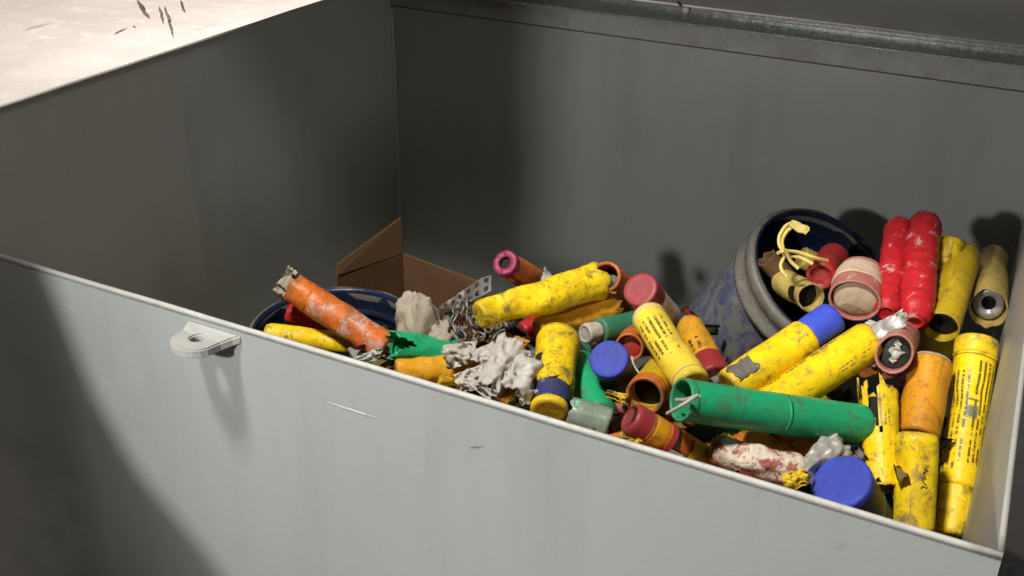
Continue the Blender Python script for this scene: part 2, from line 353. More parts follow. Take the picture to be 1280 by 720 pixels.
def lathe(name, prof, mat, parent=None, seg=32):
    v, f = [], []
    for (r, z) in prof:
        for i in range(seg):
            a = 2 * math.pi * i / seg; v.append((math.cos(a) * r, math.sin(a) * r, z))
    for j in range(len(prof) - 1):
        for i in range(seg):
            k = (i + 1) % seg; f.append((j * seg + i, j * seg + k, (j + 1) * seg + k, (j + 1) * seg + i))
    o = pydata(name, v, f, mat, parent, True)
    bm = bmesh.new(); bm.from_mesh(o.data); bmesh.ops.recalc_face_normals(bm, faces=bm.faces); bm.to_mesh(o.data); bm.free(); return o
def curve(name, pts, r, mat, parent=None, res=6):
    c = bpy.data.curves.new(name, 'CURVE'); c.dimensions = '3D'; c.bevel_depth = r; c.bevel_resolution = 2; c.resolution_u = res
    sp = c.splines.new('BEZIER'); sp.bezier_points.add(len(pts) - 1)
    for bp, p in zip(sp.bezier_points, pts): bp.co = p; bp.handle_left_type = bp.handle_right_type = 'AUTO'
    tmp = bpy.data.objects.new('tmp', c); COL.objects.link(tmp)
    dg = bpy.context.evaluated_depsgraph_get(); me = bpy.data.meshes.new_from_object(tmp.evaluated_get(dg))
    bpy.data.objects.remove(tmp); me.materials.clear(); return link(name, me, mat, parent)
def crumple(name, center, sx, sy, amp, mat, seed, rot=(0, 0, 0), parent=None, n=26, flatshade=False, curl=0.0, freq=None, thick=.0006, jag=.12):
    """a creased sheet: ridged noise folds, ragged outline, real thickness"""
    freq = freq or 1.6 / max(sx, sy)
    v, f = [], []
    for lay in (0, 1):
        for j in range(n + 1):
            for i in range(n + 1):
                a, b = i / n - .5, j / n - .5
                e = 1 + jag * mn.noise(Vector((a * 4 + seed, b * 4, seed * .7))) * 2
                x, y = a * sx * e, b * sy * e
                p = Vector((x * freq + seed * 1.7, y * freq + seed, 0))
                r1 = 1 - abs(mn.noise(p)) * 2; r2 = 1 - abs(mn.noise(p * 2.3 + Vector((5, 1, 0)))) * 2; r3 = 1 - abs(mn.noise(p * 5.1)) * 2
                z = amp * (r1 * .9 + r2 * .30 + r3 * .05 - .6) - curl * (a * a + b * b)
                x += mn.noise(p + Vector((9, 9, 2))) * amp * .7; y += mn.noise(p + Vector((3, 8, 4))) * amp * .7
                v.append((x, y, z - lay * thick))
    N = (n + 1) ** 2
    for j in range(n):
        for i in range(n):
            q = j * (n + 1) + i; f.append((q, q + 1, q + n + 2, q + n + 1)); f.append((N + q, N + q + n + 1, N + q + n + 2, N + q + 1))
    for i in range(n):
        for (q, s_) in ((i, 1), (n * (n + 1) + i, 1), (i * (n + 1), n + 1), (i * (n + 1) + n, n + 1)): f.append((q, q + s_, N + q + s_, N + q))
    o = pydata(name, v, f, mat, parent, not flatshade); o.location = center; o.rotation_euler = rot; return o

# ================================================================ SETTING: floor
n = NT('dusty_concrete'); v = n.coords(False)
f1 = n.noise(v, 1.1, 6, .62); c = n.mix(n.step(f1, .3, .7), (.31, .285, .265), (.23, .20, .19))
f2 = n.noise(v, 9, 6, .7, .5); c = n.mix(n.math('MULTIPLY', n.step(f2, .5, .72), .5), c, (.38, .365, .345))
f3 = n.noise(n.stretch(v, (16, 3.2, 1)), 1, 4, .6, 1.0); c = n.mix(n.math('MULTIPLY', n.step(f3, .66, .72), .55), c, (.09, .08, .075))
f4 = n.noise(v, 60, 4, .7); c = n.mix(n.math('MULTIPLY', n.step(f4, .60, .7), .4), c, (.14, .125, .11))
n.l(c, n.b.inputs['Base Color']); n.b.inputs['Roughness'].default_value = .75
bp = n.n('ShaderNodeBump'); bp.inputs['Strength'].default_value = .35; bp.inputs['Distance'].default_value = .01; n.l(n.noise(v, 40, 6, .7), bp.inputs['Height']); n.l(bp.outputs[0], n.b.inputs['Normal'])
M_floor = n.m
g = pydata('ground', [(-9, -6, 0), (6, -6, 0), (6, 12, 0), (-9, 12, 0)], [(0, 1, 2, 3)], M_floor); tag(g, 'dusty pale concrete floor under the steel bin', None, None, 'structure')
# tyre and drag scuffs on the floor behind the left wall: dark rubber smears a fraction of a millimetre thick
M_scuff = M_plastic('rubber_scuff', (.024, .022, .02), dirt=.2, pale=(.11, .10, .09), palea=.45, rough=.9, specks=.2)
sc = []
for (x0, y0, x1, y1, wd) in ((172, 0, 187, 24, 5), (199, 8, 205, 30, 3), (206, 8, 218, 48, 3.5), (226, 0, 231, 16, 3), (142, 42, 160, 34, 2.5), (166, 32, 170, 34, 2), (174, 4, 182, 12, 4)):
    A, B = at(x0, y0, .004), at(x1, y1, .004); d = (B - A); pn = Vector((-d.y, d.x, 0)).normalized() * wd * depth(A) / F_PX * .5
    vv, ff = [], []; N = 14
    for i in range(N + 1):
        t = i / N; wv = (math.sin(math.pi * min(1, t * 1.05 + .02)) ** .5) * (1 + .5 * mn.noise(Vector((t * 6, x0, 0))))
        q = A + d * t + pn * mn.noise(Vector((t * 4, y0, 2))) * .8
        vv += [q + pn * wv, q - pn * wv]
    ff = [(2 * i, 2 * i + 1, 2 * i + 3, 2 * i + 2) for i in range(N)]
    o = pydata('floor_scuff', vv, ff, M_scuff, g)

# ================================================================ THE BIN
LX, DY, RIM, T, ZB = 1.168, 1.130, .80, .0028, .10
SKL, SK = .010, .037         # right wall runs slightly out of square
bin_ = empty('storage_bin', Matrix.Translation((-LX / 2, DY / 2, 0)))
tag(bin_, 'open grey painted steel bin with lifting lug, half full of old flares', 'bin')
OFF = Vector((-LX / 2, DY / 2, 0))
def B(*p): return Vector(p) - OFF
def panel(name, a, b, c_, d, mat, nx=24, nz=12, warp=.0009, seed=0):
    """a,b outer bottom/top line ends; gently dished sheet steel: a..b outer line, c_..d inner line"""
    v, f = [], []
    for lay, (p, q) in enumerate(((a, b), (c_, d))):
        for j in range(nz + 1):
            z = ZB + (RIM - .004 - ZB) * j / nz
            for i in range(nx + 1):
                t = i / nx; P = Vector(p).lerp(Vector(q), t); nrm = (Vector(q) - Vector(p)).cross(Vector((0, 0, 1))).normalized()
                e = min(1, 4 * min(t, 1 - t)) * min(1, 4 * (1 - j / nz) + .15)
                P = P + nrm * warp * e * mn.noise(Vector((t * 3 + seed, z * 2.5, seed)))
                v.append(B(P.x, P.y, z))
    N = (nx + 1) * (nz + 1)
    for j in range(nz):
        for i in range(nx):
            k = j * (nx + 1) + i; f.append((k, k + 1, k + nx + 2, k + nx + 1)); f.append((N + k, N + k + nx + 1, N + k + nx + 2, N + k + 1))
    for i in range(nx):
        for k in (i, nz * (nx + 1) + i): f.append((k, k + 1, N + k + 1, N + k))
    for j in range(nz):
        for k in (j * (nx + 1), j * (nx + 1) + nx): f.append((k, k + nx + 1, N + k + nx + 1, N + k))
    o = pydata(name, v, f, mat, bin_, False)
    bm = bmesh.new(); bm.from_mesh(o.data); bmesh.ops.recalc_face_normals(bm, faces=bm.faces); bm.to_mesh(o.data); bm.free()
    return o
def outin(o, axis, thr, flip=1):
    """outside faces keep the outer paint, inside faces the inner one"""
    o.data.materials.append(m['bin_in'])
    for p in o.data.polygons:
        if p.normal[axis] * flip > .5: p.material_index = 1
fw = panel('front_wall', (-LX, 0, 0), (0, 0, 0), (-LX, T, 0), (-.0002, T, 0), m['bin'], seed=2, warp=.0); outin(fw, 1, 0)
bw = panel('back_wall', (-LX + SKL, DY, 0), (-SK, DY, 0), (-LX + SKL, DY - T, 0), (-SK, DY - T, 0), m['bin'], seed=4, warp=.001); outin(bw, 1, 0, -1)
lw = panel('left_wall', (-LX, T, 0), (-LX + SKL, DY - T, 0), (-LX + T, T, 0), (-LX + SKL + T, DY - T, 0), m['bin'], seed=6, warp=.003); outin(lw, 0, 0)
rw = panel('right_wall', (-.0002, T, 0), (-SK, DY - T, 0), (-T, T, 0), (-SK - T, DY - T, 0), m['bin'], seed=8); outin(rw, 0, 0, -1)
hexa('bottom', [B(-LX + .002, .002, ZB - .004), B(-.002, .002, ZB - .004), B(-SK - .002, DY - .002, ZB - .004), B(-LX + .002, DY - .002, ZB - .004),
                B(-LX + .002, .002, ZB), B(-.002, .002, ZB), B(-SK - .002, DY - .002, ZB), B(-LX + .002, DY - .002, ZB)], m['bin_in'], bin_)
for (x, y) in ((-LX + .06, .06), (-.10, .06), (-LX + .06, DY - .06), (-.12, DY - .06)):
    box('foot', B(x - .04, y - .04, 0), B(x + .04, y + .04, ZB - .005), m['bin'], bin_, .003)
# chipped pale edge along the top of front, left and right walls
def edge(name, p, q, th, nrm, mat, seed):
    p, q, nrm = Vector(p), Vector(q), Vector(nrm); v, f = [], []; N = 60
    for i in range(N + 1):
        P = p.lerp(q, i / N); k = 1 + .22 * mn.noise(Vector((i * .35, seed, 0))); dz = mn.noise(Vector((i * .2, seed, 5))) * .0005
        for (a, z) in ((-.0004, RIM - .0045), (-.0006 * k, RIM - .0012 + dz), (th * .2, RIM + dz), (th * .8, RIM + dz), (th + .0006 * k, RIM - .0012 + dz), (th + .0004, RIM - .0045)):
            X = P + nrm * a; v.append(B(X.x, X.y, z))
    for i in range(N):
        for j in range(6): f.append((i * 6 + j, i * 6 + (j + 1) % 6, i * 6 + 6 + (j + 1) % 6, i * 6 + 6 + j))
    f.append(tuple(range(6))); f.append(tuple(range(N * 6, N * 6 + 6)))
    return pydata(name, v, f, mat, bin_, True)
edge('rim_edge', (-LX, 0, 0), (0, 0, 0), T, (0, 1, 0), m['rim'], 1)
edge('rim_edge', (-LX, T, 0), (-LX + SKL, DY - .066, 0), T, (1, 0, 0), m['rim'], 2)
edge('rim_edge', (0, T, 0), (-SK, DY - .066, 0), T, (-1, 0, 0), m['rim'], 3)
# back rim: welded flange strip with a seam, folded lip and hinge channel
box('rim_flange', B(-LX + SKL + T, DY - T - .0035, .7525), B(-SK - T, DY - T - .0002, .7965), m['flange'], bin_, .0012)
box('seam_gap', B(-LX + SKL + T, DY - T - .0012, .7500), B(-SK - T, DY - T - .0002, .7522), m['grime'], bin_)
box('rim_lip', B(-LX + .001, DY - T - .061, .7985), B(-SK + .02, DY + .012, .8025), m['rimsteel'], bin_, .0015)
box('hinge_channel', B(-LX, DY + .013, .796), B(-SK + .03, DY + .022, .808), m['rimsteel'], bin_, .003)
lidroot = box('lid', (-LX / 2 - .01, -.004, 0.0), (LX / 2 + .01, 0, 1.06), m['lid'], bin_, .001)
lidroot.location = B(-LX / 2 - .01, DY + .028, .812); lidroot.rotation_euler = (R_(52), 0, 0)
for x in (-.9, -.3):
    lathe('hinge_barrel', [(.0001, 0), (.006, 0), (.006, .07), (.0001, .07)], m['rimsteel'], lidroot, 16).matrix_local = Matrix.Translation((x + LX / 2, -.012, -.002)) @ Matrix.Rotation(R_(90), 4, 'Y')
Pb = Vector((0, 0, 0)); d = ray(857, 13); Pb = CAM + d * ((DY + .006 - CAM.y) / d.y)
bolt = lathe('bolt', [(.0001, .006), (.004, .0055), (.0055, .003), (.006, 0), (.006, -.004)], m['white'], bin_, 12); bolt.location = B(*Pb); bolt.rotation_euler = (R_(70), 0, 0)
hk = [CAM + ray(*q) * ((DY + .018 - CAM.y) / ray(*q).y) for q in ((857, 12), (851, 7), (847, -2), (852, -14), (864, -18))]
curve('stay_hook', [B(*q) for q in hk], .0022, m['dark'], bin_)
for (x_, y_) in ((-LX + SKL + T, DY - T), (-SK - T, DY - T), (-T, T)):
    curve('corner_weld', [B(x_ + random.uniform(-.0006, .0006), y_ + random.uniform(-.0006, .0006), ZB + (.748 - ZB) * i / 40) for i in range(41)], .0042, m['bin_in'], bin_, 2)
# lifting lug: plate welded below the rim, rounded tip, round hole
def lug():
    bm = bmesh.new(); out = []; W, Lg, zt, th, hole = .050, .035, 0, .0075, .0056
    cx, cy = -.005, -Lg + .020
    outer = [(-W / 2 - .002, .0), (-W / 2, -.010), (-.024, -.022)]
    for k in range(9):
        a = R_(205 + k * (130 / 8)); outer.append((cx + .0205 * math.cos(a), cy + .0205 * math.sin(a)))
    outer += [(.016, -.012), (.021, -.004), (W / 2 + .002, .0)]
    inner = [(cx + hole * math.cos(R_(a)), cy + hole * math.sin(R_(a))) for a in range(0, 360, 24)]
    def zc(x, y): return 0.0 + (.004 * max(0, 1 + y / .012) ** 2 if y > -.012 else 0)
    for z in (0, -th):
        ov = [bm.verts.new((x, y, z + zc(x, y))) for x, y in outer]; iv = [bm.verts.new((x, y, z + zc(x, y))) for x, y in inner]
        es = [bm.edges.new((ov[i], ov[(i + 1) % len(ov)])) for i in range(len(ov))] + [bm.edges.new((iv[i], iv[(i + 1) % len(iv)])) for i in range(len(iv))]
        bmesh.ops.triangle_fill(bm, edges=es, use_beauty=True); out.append((ov, iv))
    for k in (0, 1):
        a, b = out[0][k], out[1][k]
        for i in range(len(a)): bm.faces.new((a[i], a[(i + 1) % len(a)], b[(i + 1) % len(a)], b[i]))
    bmesh.ops.recalc_face_normals(bm, faces=bm.faces)
    bmesh.ops.bevel(bm, geom=[e for e in bm.edges if len(e.link_faces) == 2 and e.calc_face_angle(0) > 1.0], offset=.0012, segments=2, affect='EDGES')
    me = bpy.data.meshes.new('lifting_lug'); bm.to_mesh(me); bm.free()
    o = link('lifting_lug', me, m['lug'], bin_, False); o.location = B(-.580, -.0002, .788); o.rotation_euler = (R_(-3), 0, 0)
    pts = [B(-.610 + .058 * i / 12, -.0015 - .0008 * random.random(), .7905 + .0012 * random.random()) for i in range(13)]
    curve('weld_bead', pts, .0028, m['lug'], o).matrix_local = o.matrix_local.inverted()
lug()
# long bright scratch in the front paint, and scuffs
def scratch(x0, y0, x1, y1, wd, mat='rim'):
    def fp(x, y):
        d = ray(x, y); return CAM + d * ((-.0005 - CAM.y) / d.y)
    A, C2 = fp(x0, y0), fp(x1, y1); d = C2 - A; up = Vector((-d.z, 0, d.x)).normalized() * wd * .5
    v, f = [], []; N = 12
    for i in range(N + 1):
        t = i / N; ww = math.sin(math.pi * (t * .96 + .02)) ** .6 * (1 + .5 * mn.noise(Vector((t * 7, x0, 1)))); q = A + d * t
        v += [B(*(q + up * ww)), B(*(q - up * ww))]
    f = [(2 * i, 2 * i + 1, 2 * i + 3, 2 * i + 2) for i in range(N)]
    pydata('paint_scratch', v, f, m[mat], bin_)
scratch(408, 502, 470, 522, .0020, 'white')
scratch(78, 380, 96, 388, .0012, 'white')
scratch(586, 560, 604, 558, .0008, 'grime')
for sx in (-1, 1):
    box('lid_lip', (sx * (LX / 2 + .010) - .0015, -.034, .01), (sx * (LX / 2 + .010) + .0015, -.0042, 1.055), m['lid'], lidroot, .0006)
box('lid_lip', (-LX / 2 - .008, -.034, 1.0575), (LX / 2 + .008, -.0042, 1.0605), m['lid'], lidroot, .0006)

# added out-of-frame blocker, shaped to shade the left of the front wall
blocker = empty('shadow_blocker', Matrix.Translation((-.95, -.35, 0))); tag(blocker, 'unseen blocker added to shade the left of the front wall', 'light blocker')
def plate(name, xz, y0, y1, mat):
    N = len(xz); v_ = [(x, y0, z) for x, z in xz] + [(x, y1, z) for x, z in xz]
    f_ = [tuple(range(N)), tuple(range(2 * N - 1, N - 1, -1))] + [(i, i + N, (i + 1) % N + N, (i + 1) % N) for i in range(N)]
    o_ = pydata(name, v_, f_, mat, blocker); bm_ = bmesh.new(); bm_.from_mesh(o_.data); bmesh.ops.recalc_face_normals(bm_, faces=bm_.faces); bm_.to_mesh(o_.data); bm_.free(); return o_
plate('blocker_panel', [(-.25, .012), (.207, .012), (.208, 1.45), (-.25, 1.45)], -.010, .010, m['dark'])
plate('blocker_skirt', [(.2085, .30), (.40, .40), (.36, .68), (.318, .76), (.292, .79), (.25, .83), (.227, .875), (.2085, .95)], -.004, .008, m['dark'])
plate('blocker_top', [(-.25, 1.4505), (.160, 1.4505), (.168, 1.60), (.162, 1.90), (-.25, 1.90)], -.006, .006, m['dark'])
box('blocker_base', (-.30, -.12, 0), (.26, .12, .0115), m['bin'], blocker, .002)
for sx in (-1, 1):
    for sy in (-1, 1): lathe('blocker_bolt', [(.0001, .03), (.012, .03), (.012, .012), (.0001, .0121)], m['rimsteel'], blocker, 6).location = (sx * .22 - .02, sy * .09, 0)

# ================================================================ PAILS AND BOX
def pail(name, label, C0, axis, r, h, taper, ribs=True):
    z = Vector(axis).normalized(); x = Vector((1, 0, 0)); x = (x - z * x.dot(z)).normalized(); y = z.cross(x)
    M = Matrix((x, y, z)).transposed().to_4x4(); M.translation = Vector(C0) - z * h
    root = empty(name, M); tag(root, label, 'pail', 'blue pails in the bin')
    rb = r * taper
    lathe('body', [(.0001, 0), (rb * .96, 0), (rb, .006), (rb + (r - rb) * .5, h * .5), (r * .985, h - .055), (r * .985, h - .02)], m['pail'], root, 64)
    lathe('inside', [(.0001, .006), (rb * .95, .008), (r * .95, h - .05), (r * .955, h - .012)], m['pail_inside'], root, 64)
    rim = [(r * .985, h - .050), (r * 1.05, h - .048), (r * 1.06, h - .040), (r * 1.005, h - .036), (r * 1.005, h - .022), (r * 1.05, h - .018), (r * 1.065, h - .006), (r * 1.04, h), (r * .985, h), (r * .955, h - .006), (r * .955, h - .014)]
    o = lathe('rim', rim, m['pail_rim'], root, 72)
    for v_ in o.data.vertices: v_.co += v_.co.normalized() * mn.noise(v_.co * 30) * .0018
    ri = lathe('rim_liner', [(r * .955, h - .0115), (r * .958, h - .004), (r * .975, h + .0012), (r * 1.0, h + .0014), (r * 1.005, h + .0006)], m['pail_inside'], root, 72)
    for k_, zz in enumerate((.030, .058, .086)):
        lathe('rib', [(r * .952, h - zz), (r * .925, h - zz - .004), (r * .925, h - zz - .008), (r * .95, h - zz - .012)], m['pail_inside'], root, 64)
    return root
pail('plastic_pail', 'dirt caked blue pail tilted against the back wall with flares in its mouth', (-.257, .822, .545), (.62, -.30, 1), .112, .27, 1.0)
pail('plastic_pail', 'dark blue pail sunk in the pile below the cardboard box', (-.838, .478, .488), (-.03, .0, 1), .108, .30, .9)

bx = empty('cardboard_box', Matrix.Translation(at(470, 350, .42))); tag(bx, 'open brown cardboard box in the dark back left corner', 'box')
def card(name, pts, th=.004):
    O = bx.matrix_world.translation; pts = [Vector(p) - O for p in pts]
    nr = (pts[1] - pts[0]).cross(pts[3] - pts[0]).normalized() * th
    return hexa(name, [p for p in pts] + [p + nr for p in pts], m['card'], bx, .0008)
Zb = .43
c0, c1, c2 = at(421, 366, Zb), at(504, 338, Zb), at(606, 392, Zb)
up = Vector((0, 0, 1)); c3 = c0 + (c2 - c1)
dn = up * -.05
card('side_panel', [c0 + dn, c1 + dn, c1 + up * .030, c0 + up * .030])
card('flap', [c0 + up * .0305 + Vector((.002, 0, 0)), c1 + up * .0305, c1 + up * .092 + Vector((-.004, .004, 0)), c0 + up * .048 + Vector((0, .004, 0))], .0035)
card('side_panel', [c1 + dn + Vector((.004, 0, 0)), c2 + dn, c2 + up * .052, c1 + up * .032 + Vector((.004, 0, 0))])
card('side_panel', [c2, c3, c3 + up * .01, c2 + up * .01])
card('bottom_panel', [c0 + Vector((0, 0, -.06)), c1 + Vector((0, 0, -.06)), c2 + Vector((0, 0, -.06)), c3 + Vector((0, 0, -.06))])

# ================================================================ FLARES (top layer, one by one)
CAT = 'flare'
def fl(name, label, *a, **k): return Flare(name, label, CAT, *a, **k)

def on(f, u, v, lift=.0008):
    a = (u - .5) * 2 * math.pi; r = f.rad(v) + lift; return Vector((math.cos(a) * r, math.sin(a) * r, v * f.L))
# --- right column
f = fl('signal_flare', 'long yellow flare with dense black print lying along the right wall', (1222, 426), .575, (1189, 672), .430, 50, 44)
f.tube('yellow_print', .09, .77); f.tube('yellow', 0, .105, 'cap', 1.03, rings=8); f.tube('yellow_dirty', .755, 1, 'base_cup', .94, rings=14, wr=.0006)
f.tube('yellow', .098, .108, 'cap_ring', 1.045, rings=3)
f = fl('signal_flare', 'plain yellow flare with small black handwriting, second from the right wall', (1147, 540), .545, (1142, 664), .462, 52, 50)
f.kw = dict(wr=.0003); f.tube('yellow', round0=.009)
hw = []
for st in ([(.405, .34), (.435, .335)], [(.42, .36), (.44, .37), (.425, .39), (.412, .38)], [(.428, .42), (.44, .405), (.448, .43), (.43, .45)],
           [(.425, .475), (.445, .465), (.45, .49), (.437, .52), (.42, .535)], [(.43, .56), (.45, .55), (.46, .575)], [(.412, .555), (.425, .56)]):
    hw.append(curve('ink_stroke', [on(f, *q) for q in st], .0005, m['ink'], f.root, 4))
f = fl('signal_flare', 'amber flare with a white top standing behind the handwritten yellow one', (1164, 452), .565, (1146, 548), .515, 54, 53)
f.tube('amber', .03, 1, wr=.0003); f.tube('white', 0, .06, 'end_ring', .97, rings=4)
f = fl('torn_flare', 'split yellow flare with torn top and open lower end beside the blue cap', (1096, 486), .555, (1104, 612), .49, 46, 40)
f.kw = dict(wr=.0016, wf=60, flat=.9); f.tube('yellow_print3', open0=True, open1=True, deep=.004, rough_end=.022, rings=48,
    slit=lambda u, v: (abs(u - .52 - .03 * math.sin(v * 9)) < .05 * (1 - v / .5) + .008 and v < .5) or (abs(u - .66) < .04 * (1 - v / .3) and v < .3))
f.plug('soot', 1, .012, .86)
f.tube('soot', .10, .92, 'inner_tube', .55, rings=8)
f = fl('signal_flare', 'short olive yellow flare just above the amber one', (1180, 418), .50, (1158, 462), .492, 40, 38); f.tube('yellow_olive')
f = fl('oval_flare', 'pink rimmed oval flare end showing a white and black core', (1118, 442), .590, (1126, 424), (.10, 1), 48, 48)
f.kw = dict(flat=1.10, wr=.0008); f.tube('pink', open0=True, deep=.03, wall=.003); f.plug('dark', 0, .012, .9)
for (dx, dy, s_) in ((.001, .001, .0060), (-.009, .001, .003), (.010, -.001, .0035)):
    q = crumple('foil_scrap', (dx, dy, .008), s_ * 2.2, s_ * 2.2, .003, m['white'], 31 + dx * 100, (0, 0, .5), f.root, 8)
f = fl('tan_flare', 'tan yellow flare with a silver ringed hole in the back right corner', (1241, 326), (.135, 1), (1235, 386), .565, 42, 50)
f.kw = dict(flat=1.14, wr=.0012); f.tube('yellow_tan', open1=True, deep=.04, rough_end=.006, rings=40); f.plug('foil', 1, .012, .82, hole=.5, name='igniter')
f = fl('open_flare', 'olive yellow flare with a sooty open end between red and tan flares', (1204, 318), (.165, 1), (1176, 409), .575, 44, 45)
f.tube('yellow_olive', open1=True, deep=.03, round0=.008); f.plug('soot', 1, .012, .9, hole=.3)
f = fl('signal_flare', 'narrow dirty yellow flare wedged behind the red pair', (1190, 300), .625, (1170, 400), .545, 34, 34)
f.tube('yellow_dirty', wr=.001)
f = fl('red_flare', 'thicker dusty red flare, right of the red pair', (1156, 276), (.185, 1), (1143, 404), .585, 41, 44)
f.kw = dict(wr=.0017, wf=55, bend=.004); f.tube('red_dirty', round0=.010, round1=.018, rings=60, prof=lambda t: 1 + .018 * math.sin(t * 70))
f = fl('red_flare', 'thinner dusty red flare, left of the red pair', (1125, 281), (.17, 1), (1107, 392), .590, 34, 36)
f.kw = dict(wr=.0017, wf=60); f.tube('red_dirty', round0=.009, round1=.010, rings=60, prof=lambda t: 1 + .02 * math.sin(t * 64))
f = fl('foam_flare', 'fat pink flare with a beige foam plug in the pail mouth', (1078, 342), (.085, 1), (1068, 376), .60, 54, 62)
f.kw = dict(wr=.0008, flat=.9); f.tube('pink', open1=True, deep=.03, wall=.003); f.plug('tan', 1, .005, .86); f.tube('tan', .12, .62, 'wrap', 1.03, rings=12)
f = fl('open_flare', 'yellow flare with a flared open end inside the pail mouth', (978, 352), .555, (1014, 372), .578, 34, 36)
f.kw = dict(wr=.001); f.tube('yellow_tan', open1=True, deep=.04, rough_end=.003); f.plug('soot', 1, .018, .88)
f = fl('red_flare', 'red capped flare deep in the pail mouth', (1026, 346), .585, (1042, 322), (.10, 1), 38, 38); f.tube('red', round0=.006)
f = fl('dirty_flare', 'rusty brown flare behind the red cap in the pail', (1000, 322), .57, (1040, 340), .55, 30, 30); f.tube('yellow_tan', wr=.002)

f = fl('charred_flare', 'charred brown flare stub at the left inside the pail mouth', (958, 322), .585, (984, 350), .555, 26, 28); f.kw = dict(wr=.002); f.tube('card', rings=20, open0=True, rough_end=.006, deep=.02)

# --- centre right
f = fl('signal_flare', 'yellow flare with a blue cap lying against the pail', (1042, 396), .600, (912, 486), .545, 46, 50)
f.tube('yellow', .26, 1, wr=.0003); f.tube('blue', 0, .28, 'cap', .93, rings=16, wr=.0008)
f.patch('pail_rim', .50, .66, .78, .96, 'torn_patch', .0003, .05)
f = fl('signal_flare', 'yellow flare ending in torn silver foil beside the blue capped one', (1086, 426), .585, (958, 512), .535, 50, 52)
f.tube('yellow_print3', open0=True, deep=.05, rough_end=.006, wr=.0003)
for (q, z, a, b, sd, rr) in (((1105, 410), .602, .045, .018, 3, (-.2, .5, .75)), ((1096, 407), .598, .026, .014, 9, (.6, -.3, .6)), ((1113, 402), .604, .038, .012, 12, (.4, .6, .8))):
    o = crumple('foil_strip', f.root.matrix_world.inverted() @ at(*q, z), a, b, .005, m['foil'] if sd != 9 else m['white'], sd, (0, 0, 0), f.root, 14)
    o.rotation_euler = (f.root.matrix_world.to_3x3().inverted() @ Matrix.Rotation(rr[2], 3, 'Z') @ Matrix.Rotation(rr[1] * -.6, 3, 'Y') @ Matrix.Rotation(rr[0] + .5, 3, 'X')).to_euler()
f = fl('green_flare', 'large green tube with an open left end lying across the yellow flares', (851, 500), .600, (1078, 531), (.235, 1), 54, 50)
f.tube('green', open0=True, deep=.05, wall=.0025, rings=30); f.tube('green', 0, .035, 'rim_collar', 1.03, rings=4, open0=True, open1=True, deep=.002, wall=.0024); f.tube('green', .52, .53, 'moulding_ring', 1.008, rings=2)
f.plug('green_dark', 0, .03, .9)
sp_ = f.root.matrix_world.inverted()
curve('pull_string', [sp_ @ at(*q) for q in ((846, 500, .600), (856, 500, .612), (866, 497, .622), (874, 494, .628))] + [sp_ @ at(840, 513, .612)][:0], .0022, m['wire'], f.root)
curve('pull_string', [sp_ @ at(*q) for q in ((872, 494, .629), (858, 503, .628), (845, 511, .618), (834, 517, .606))], .0018, m['wire'], f.root)
f = fl('blue_capped_flare', 'thick dark flare with a bright blue cap at the front rim', (1050, 602), .525, (1088, 664), (.105, 1), 76, 74)
f.tube('dark', .06, 1); f.tube('blue', 0, .12, 'cap', 1.02, rings=6, round0=.0025); f.tube('green_dark', .5, .55, 'band', 1.02, rings=3)
f = fl('mottled_flare', 'flaking pink and white flare near the rim below the green tube', (888, 560), .530, (1008, 592), .512, 42, 44)
f.kw = dict(wr=.0028, wf=70, bend=.004); f.tube('mottled', round0=.012, round1=.012, rings=50)
f = fl('flattened_flare', 'flattened orange flare under the right half of the green tube', (930, 552), .508, (1042, 570), .495, 34, 36)
f.kw = dict(wr=.0022, wf=50, flat=.85); f.tube('orange_yellow', rings=40, open1=True, rough_end=.01, deep=.03)
f = fl('red_capped_flare', 'orange flare with a red cap and dark strap near the front rim', (786, 521), .560, (890, 582), .495, 42, 38)
f.kw = dict(wr=.0004); f.tube('orange', .16, 1); f.tube('red_cap', 0, .22, 'cap', 1.0, rings=12, round0=.006)
f.tube('amber', .20, .40, 'label', 1.012, rings=6); f.patch('red', .30, .72, .41, .47, 'strap'); f.patch('ink', .30, .72, .475, .50, 'strap'); f.patch('yellow_print3', .34, .62, .66, .92, 'label', .0005, .02)
f.patch('wire', .56, .66, .45, .62, 'label', .0006, .03)
f = fl('open_flare', 'yellow orange tube with a black open end left of the green tube', (806, 494), .548, (842, 452), (.13, 1), 48, 48)
f.tube('yellow_olive', .0, 1, open0=True, deep=.05, wall=.003); f.tube('orange', -.01, .12, 'end_band', 1.03, rings=6, open0=True, open1=True, deep=.004, wall=.004); f.plug('soot', 0, .022, .92)
f = fl('signal_flare', 'pale yellow flare with printed lines leaning between red cap and green tube', (808, 392), .585, (866, 482), .565, 43, 46)
f.tube('yellow_print2', .0, 1, wr=.0004, round0=.006); f.tube('tan', 0, .10, 'end_band', 1.015, rings=5, round0=.007); f.tube('tan', .90, .94, 'band', 1.02, rings=3)
f = fl('signal_flare', 'orange yellow flare with a dark red foot and black mark behind the printed one', (860, 402), .540, (892, 474), .515, 34, 46)
f.kw = dict(wr=.0014); f.tube('orange_marked', 0, .66, rings=26, round0=.010); f.tube('red_cap', .65, 1, 'base_cup', 1.02, rings=12)
f = fl('blue_capped_flare', 'dark bodied flare with a blue cap facing up in the middle', (760, 448), .570, (779, 482), (.10, 1), 49, 48)
f.tube('dark', .05, 1); f.tube('blue', 0, .14, 'cap', 1.02, rings=6, round0=.002); f.tube('green_dark', .4, 1.0, 'band', 1.012, rings=8)
f = fl('open_flare', 'small orange tube with a wire tail right of the middle blue cap', (786, 434), .545, (800, 414), (.10, 1), 36, 36)
f.tube('orange', open0=True, deep=.03, wall=.003); f.plug('red', 0, .01, .9)
iv = f.root.matrix_world.inverted(); curve('wire_tail', [iv @ at(*q) for q in ((790, 446, .552), (793, 458, .550), (799, 466, .546), (808, 473, .540))], .0012, m['wire'], f.root)
